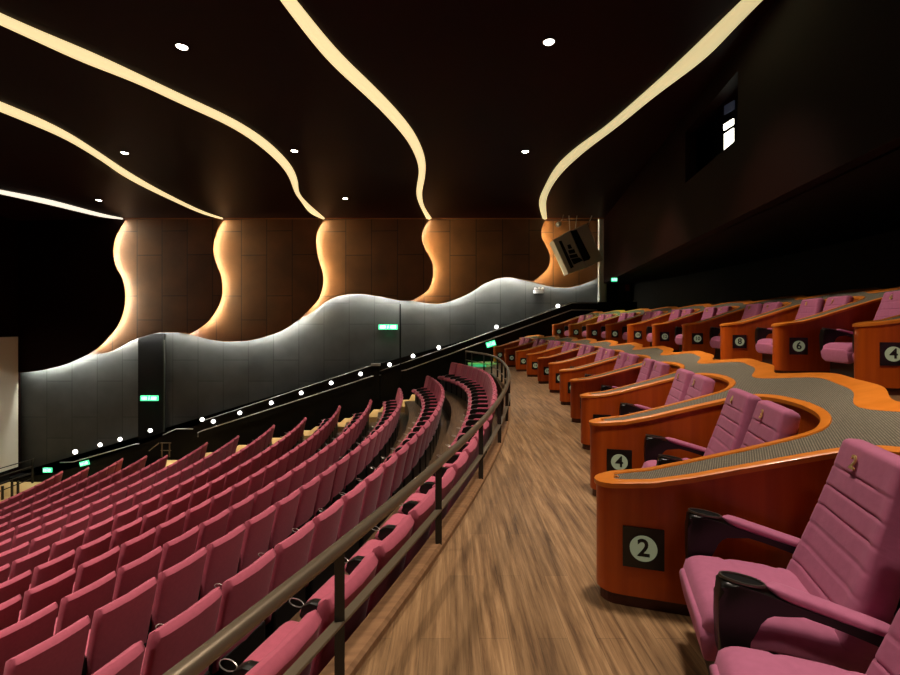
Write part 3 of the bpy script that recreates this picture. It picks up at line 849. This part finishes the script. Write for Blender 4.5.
# exit signs
def exit_sign(x, y, w, h, Y, label, tilt=0, power=0, rz=0, rz_=0):
    X, z = at(x, y, Y); W, H = w/F*Y/2, h/F*Y/2
    e = empty('exit_sign', (X, Y, z), 0, label, 'exit sign', 'green lit exit signs'); e.rotation_euler = (0, tilt, rz)
    bm = bmesh.new(); box(bm, -W, W, 0, .06, -H, H); link('sign_box', bm, M['green'], e)
    # running figure and arrows, as light shapes on the face
    bm = bmesh.new(); y0 = -.004
    def pr(pts): prism(bm, [(px*W, y0, pz*H) for px, pz in pts], (0, .004, 0))
    pr([(-.85, -.62), (-.25, -.62), (-.25, .62), (-.85, .62)]); pr([(.25, -.62), (.85, -.62), (.85, .62), (.25, .62)])
    pr([(-.09, -.7), (-.02, -.7), (.03, -.1), (.10, -.6), (.16, -.55), (.07, .15), (.12, .3), (-.06, .4), (-.10, .0)])
    disc(bm, (.03*W, 0, .72*H), (0, -1, 0), .2*H, .004, 10)
    link('sign_symbol', bm, M['greenw'], e)
    if power: spot('sign_glow', (X-(.35 if rz_ else 0), Y-.15, z-.12), power, 1.25 if rz_ else 2.3, .5, (.04, 1, .42), .10, (rz_, 0, 0))
    return e
exit_sign(149, 398.3, 17.5, 5.2, YW-.16, 'green exit sign in the tall black doorway of the grey wall', 0, 3)
exit_sign(388, 327, 19, 5, YW+.04, 'wide green exit sign high on the grey wall, centre', 0, 5)
exit_sign(47, 470.3, 8.5, 4.5, YD-.1, 'small green exit sign low at far left above the stage floor', 0, 3)
exit_sign(84, 463.5, 9, 4.5, YD-.1, 'small tilted green exit sign beneath the left step lamps', -.25, 3)
exit_sign(491, 344, 9.5, 5.5, 18.6, 'tilted green exit sign above the far end of the aisle railing', -.3, 100, rz_=.75)
exit_sign(614.5, 279.6, 5.6, 3.6, 17.9, 'tiny green exit sign over the rear door', 0, 40)
for (x, y, z, p) in ((1.2, 19.0, .3, 14), (8.0, 19.6, 2.9, 6)):
    pass
struct('wall_stair_head', bbox(.75, 1.95, 19.5, 19.7, -.79, -.03), mat('pale_stair_wall', (.35, .35, .32), .6))
struct('trim_4', bbox(.75, 1.95, 19.47, 19.73, -.03, .02), M['tan'])

# emergency light on the grey wall
X, z = at(539, 291, YW-.1)
e = empty('emergency_light', (X, YW+.0, z), 0, 'small white twin-spot emergency light box on the grey wall', 'emergency light')
link('lamp_box', bbox(-.22, .22, -.08, .14, -.10, .06, .01), M['white'], e)
for s in (-.16, .0, .16):
    bm = bmesh.new(); disc(bm, (s, -.08, .11), (0, -1, -.2), .055, .05, 14); link('lamp_head', bm, M['white'], e, 'all')

# hanging speakers
Ys = 20.0
def spk(pxs, label, dark):
    P = [at(x, y, Ys) for x, y in pxs]; cx_ = sum(p[0] for p in P)/4; cz_ = sum(p[1] for p in P)/4
    e = empty('hanging_speaker', (cx_, Ys, cz_), 0, label, 'speaker', 'speakers hanging in the rear corner')
    bm = bmesh.new(); prism(bm, [(p[0]-cx_, 0, p[1]-cz_) for p in P], (0, .75, 0))
    bmesh.ops.bevel(bm, geom=bm.edges[:], offset=.02, segments=1, profile=.5, affect='EDGES')
    link('cabinet', bm, M['spk'], e)
    for q, mm, nm in dark:
        Q = [at(x, y, Ys) for x, y in q]; bm = bmesh.new(); prism(bm, [(p[0]-cx_, -.03, p[1]-cz_) for p in Q], (0, .035, 0)); link(nm, bm, mm, e)
    return e
c7 = lambda *P: [(530+a/6.13, 210+b/6.13) for a, b in P]
spk(c7((140,185),(243,125),(345,352),(235,392)), 'grey tilted loudspeaker with dark slotted front, left one in the rear corner',
    [(c7((176,192),(192,188),(268,350),(250,360)), M['dull'], 'side_slot'), (c7((228,215),(246,210),(258,235),(236,240)), M['dull'], 'horn_slot'),
     (c7((232,248),(270,240),(278,262),(242,270)), M['dull'], 'horn_slot'), (c7((240,278),(285,268),(295,288),(248,298)), M['dull'], 'horn_slot'),
     (c7((250,302),(300,290),(325,310),(268,335)), M['dull'], 'horn_slot')])
spk(c7((247,128),(350,80),(450,308),(350,350)), 'grey tilted loudspeaker with black grille strip, right one in the rear corner',
    [(c7((247,130),(285,122),(370,290),(362,305),(330,315)), M['dull'], 'grille_strip')])
for (a, b) in (((575, 229), (577, 216)), ((588, 223), (592, 213)), ((570, 231), (569, 222))):
    Xa, za = at(*a, Ys+.3); Xb, zb_ = at(b[0], b[1], Ys+.3)
    bm = bmesh.new(); tube(bm, [(Xa, Ys+.3, za-.1), (Xb, Ys+.3, ZC)], .02, 6)
    tag(link('hanging_bracket', bm, M['steel']), ['thin bracket between the ceiling and the loudspeakers, middle one', 'thin bracket holding the right loudspeaker, rightmost one', 'thin bracket over the left loudspeaker, leftmost one'][[575, 588, 570].index(a[0])], 'bracket', 'brackets of the hanging speakers')
X, z = at(559, 223.5, 20.1)
e = empty('ceiling_spotlight', (X, 20.1, z), 0, 'small white spotlight fixed at the ceiling left of the loudspeakers', 'spotlight')
bm = bmesh.new(); disc(bm, (0, 0, 0), (-.4, -1, -.5), .10, .22, 16, taper=1.1); link('spot_head', bm, M['white'], e, 'all')
bm = bmesh.new(); tube(bm, [(0, 0, .0), (.16, .05, .2), (.2, .05, ZC-z)], .018, 6); link('spot_arm', bm, M['steel'], e)

# stage rail at far left
sr = empty('stage_railing', (0, 0, 0), 0, 'black open railing with slanted bars at the bottom left by the stage', 'railing')
for (a, b) in (((-30, 477), (35, 458.5)), ((-30, 486), (33, 466)), ((-30, 494), (32, 472.5)), ((-30, 503), (32, 478.5))):
    bm = bmesh.new(); Y0, Y1 = 18.2, 19.6
    Pa = at(*a, Y0); Pb = at(*b, Y1); tube(bm, [(Pa[0], Y0, Pa[1]), (Pb[0], Y1, Pb[1])], .02, 6); link('rail_bar', bm, M['post'], sr)
for x, yt, yb in ((2.5, 486, 512), (12, 481, 508), (18, 481, 505), (32.5, 459, 483)):
    Y0 = 19.6 if x > 30 else 18.6
    X, z1 = at(x, yt, Y0); _, z0 = at(x, yb, Y0); bm = bmesh.new(); box(bm, X-.03, X+.03, Y0-.03, Y0+.03, max(z0, PITZ), z1); link('post', bm, M['post'], sr)
# stair-side barrier below the black door
br = empty('stair_barrier', (0, 0, 0), 0, 'small black metal barrier on the landing below the black door', 'barrier')
Yb = 20.3
for (a, b) in (((160.5, 443), (171, 443)), ((161, 450.5), (171, 450.5)), ((149, 451), (159, 443))):
    Pa = at(*a, Yb); Pb = at(*b, Yb); bm = bmesh.new(); tube(bm, [(Pa[0], Yb, Pa[1]), (Pb[0], Yb, Pb[1])], .02, 6); link('rail_bar', bm, M['rail'], br)
for x in (162, 169.5):
    X, z1 = at(x, 443, Yb); _, z0 = at(x, 457, Yb); bm = bmesh.new(); box(bm, X-.02, X+.02, Yb-.02, Yb+.02, z0, z1); link('post', bm, M['rail'], br)

# ------------------------------------------------------------------ lights
for (x, p) in ((-13.5, 330), (-9.4, 520), (-7.3, 250), (-5, 200), (-2.6, 200), (-.6, 90)):   # unseen warm downlights over the side stair
    z = PITZ+.6-(x+14)*-.33
    spot('stair_beam', (x, 19.3, ZC-.3), p*4, .62, .6, (1, .80, .50), .08)
spot('stage_beam', (-16.5, 17.5, ZC-.3), 1500, .9, .6, (1, .84, .58), .1)
spot('screen_wash', (-17.3, 18.5, -1.2), 90, 1.9, .8, (1, .95, .88), .2, (0, math.radians(75), 0))

W = bpy.data.worlds.new('hall_air'); SC.world = W; W.use_nodes = True
W.node_tree.nodes['Background'].inputs[0].default_value = (.5, .4, .35, 1); W.node_tree.nodes['Background'].inputs[1].default_value = .0

cam = bpy.data.cameras.new('camera'); co = bpy.data.objects.new('camera', cam); COL.objects.link(co)
co.location = (0, 0, EYE); co.rotation_euler = (pi/2, 0, 0)
cam.sensor_width = 36; cam.lens = F/900*36; cam.shift_y = -12.5/900; cam.clip_start = .02; cam.clip_end = 200
SC.camera = co
SC.view_settings.view_transform = 'Standard'; SC.view_settings.look = 'None'
SC.view_settings.exposure = 0; SC.view_settings.gamma = 1; SC.view_settings.use_curve_mapping = False
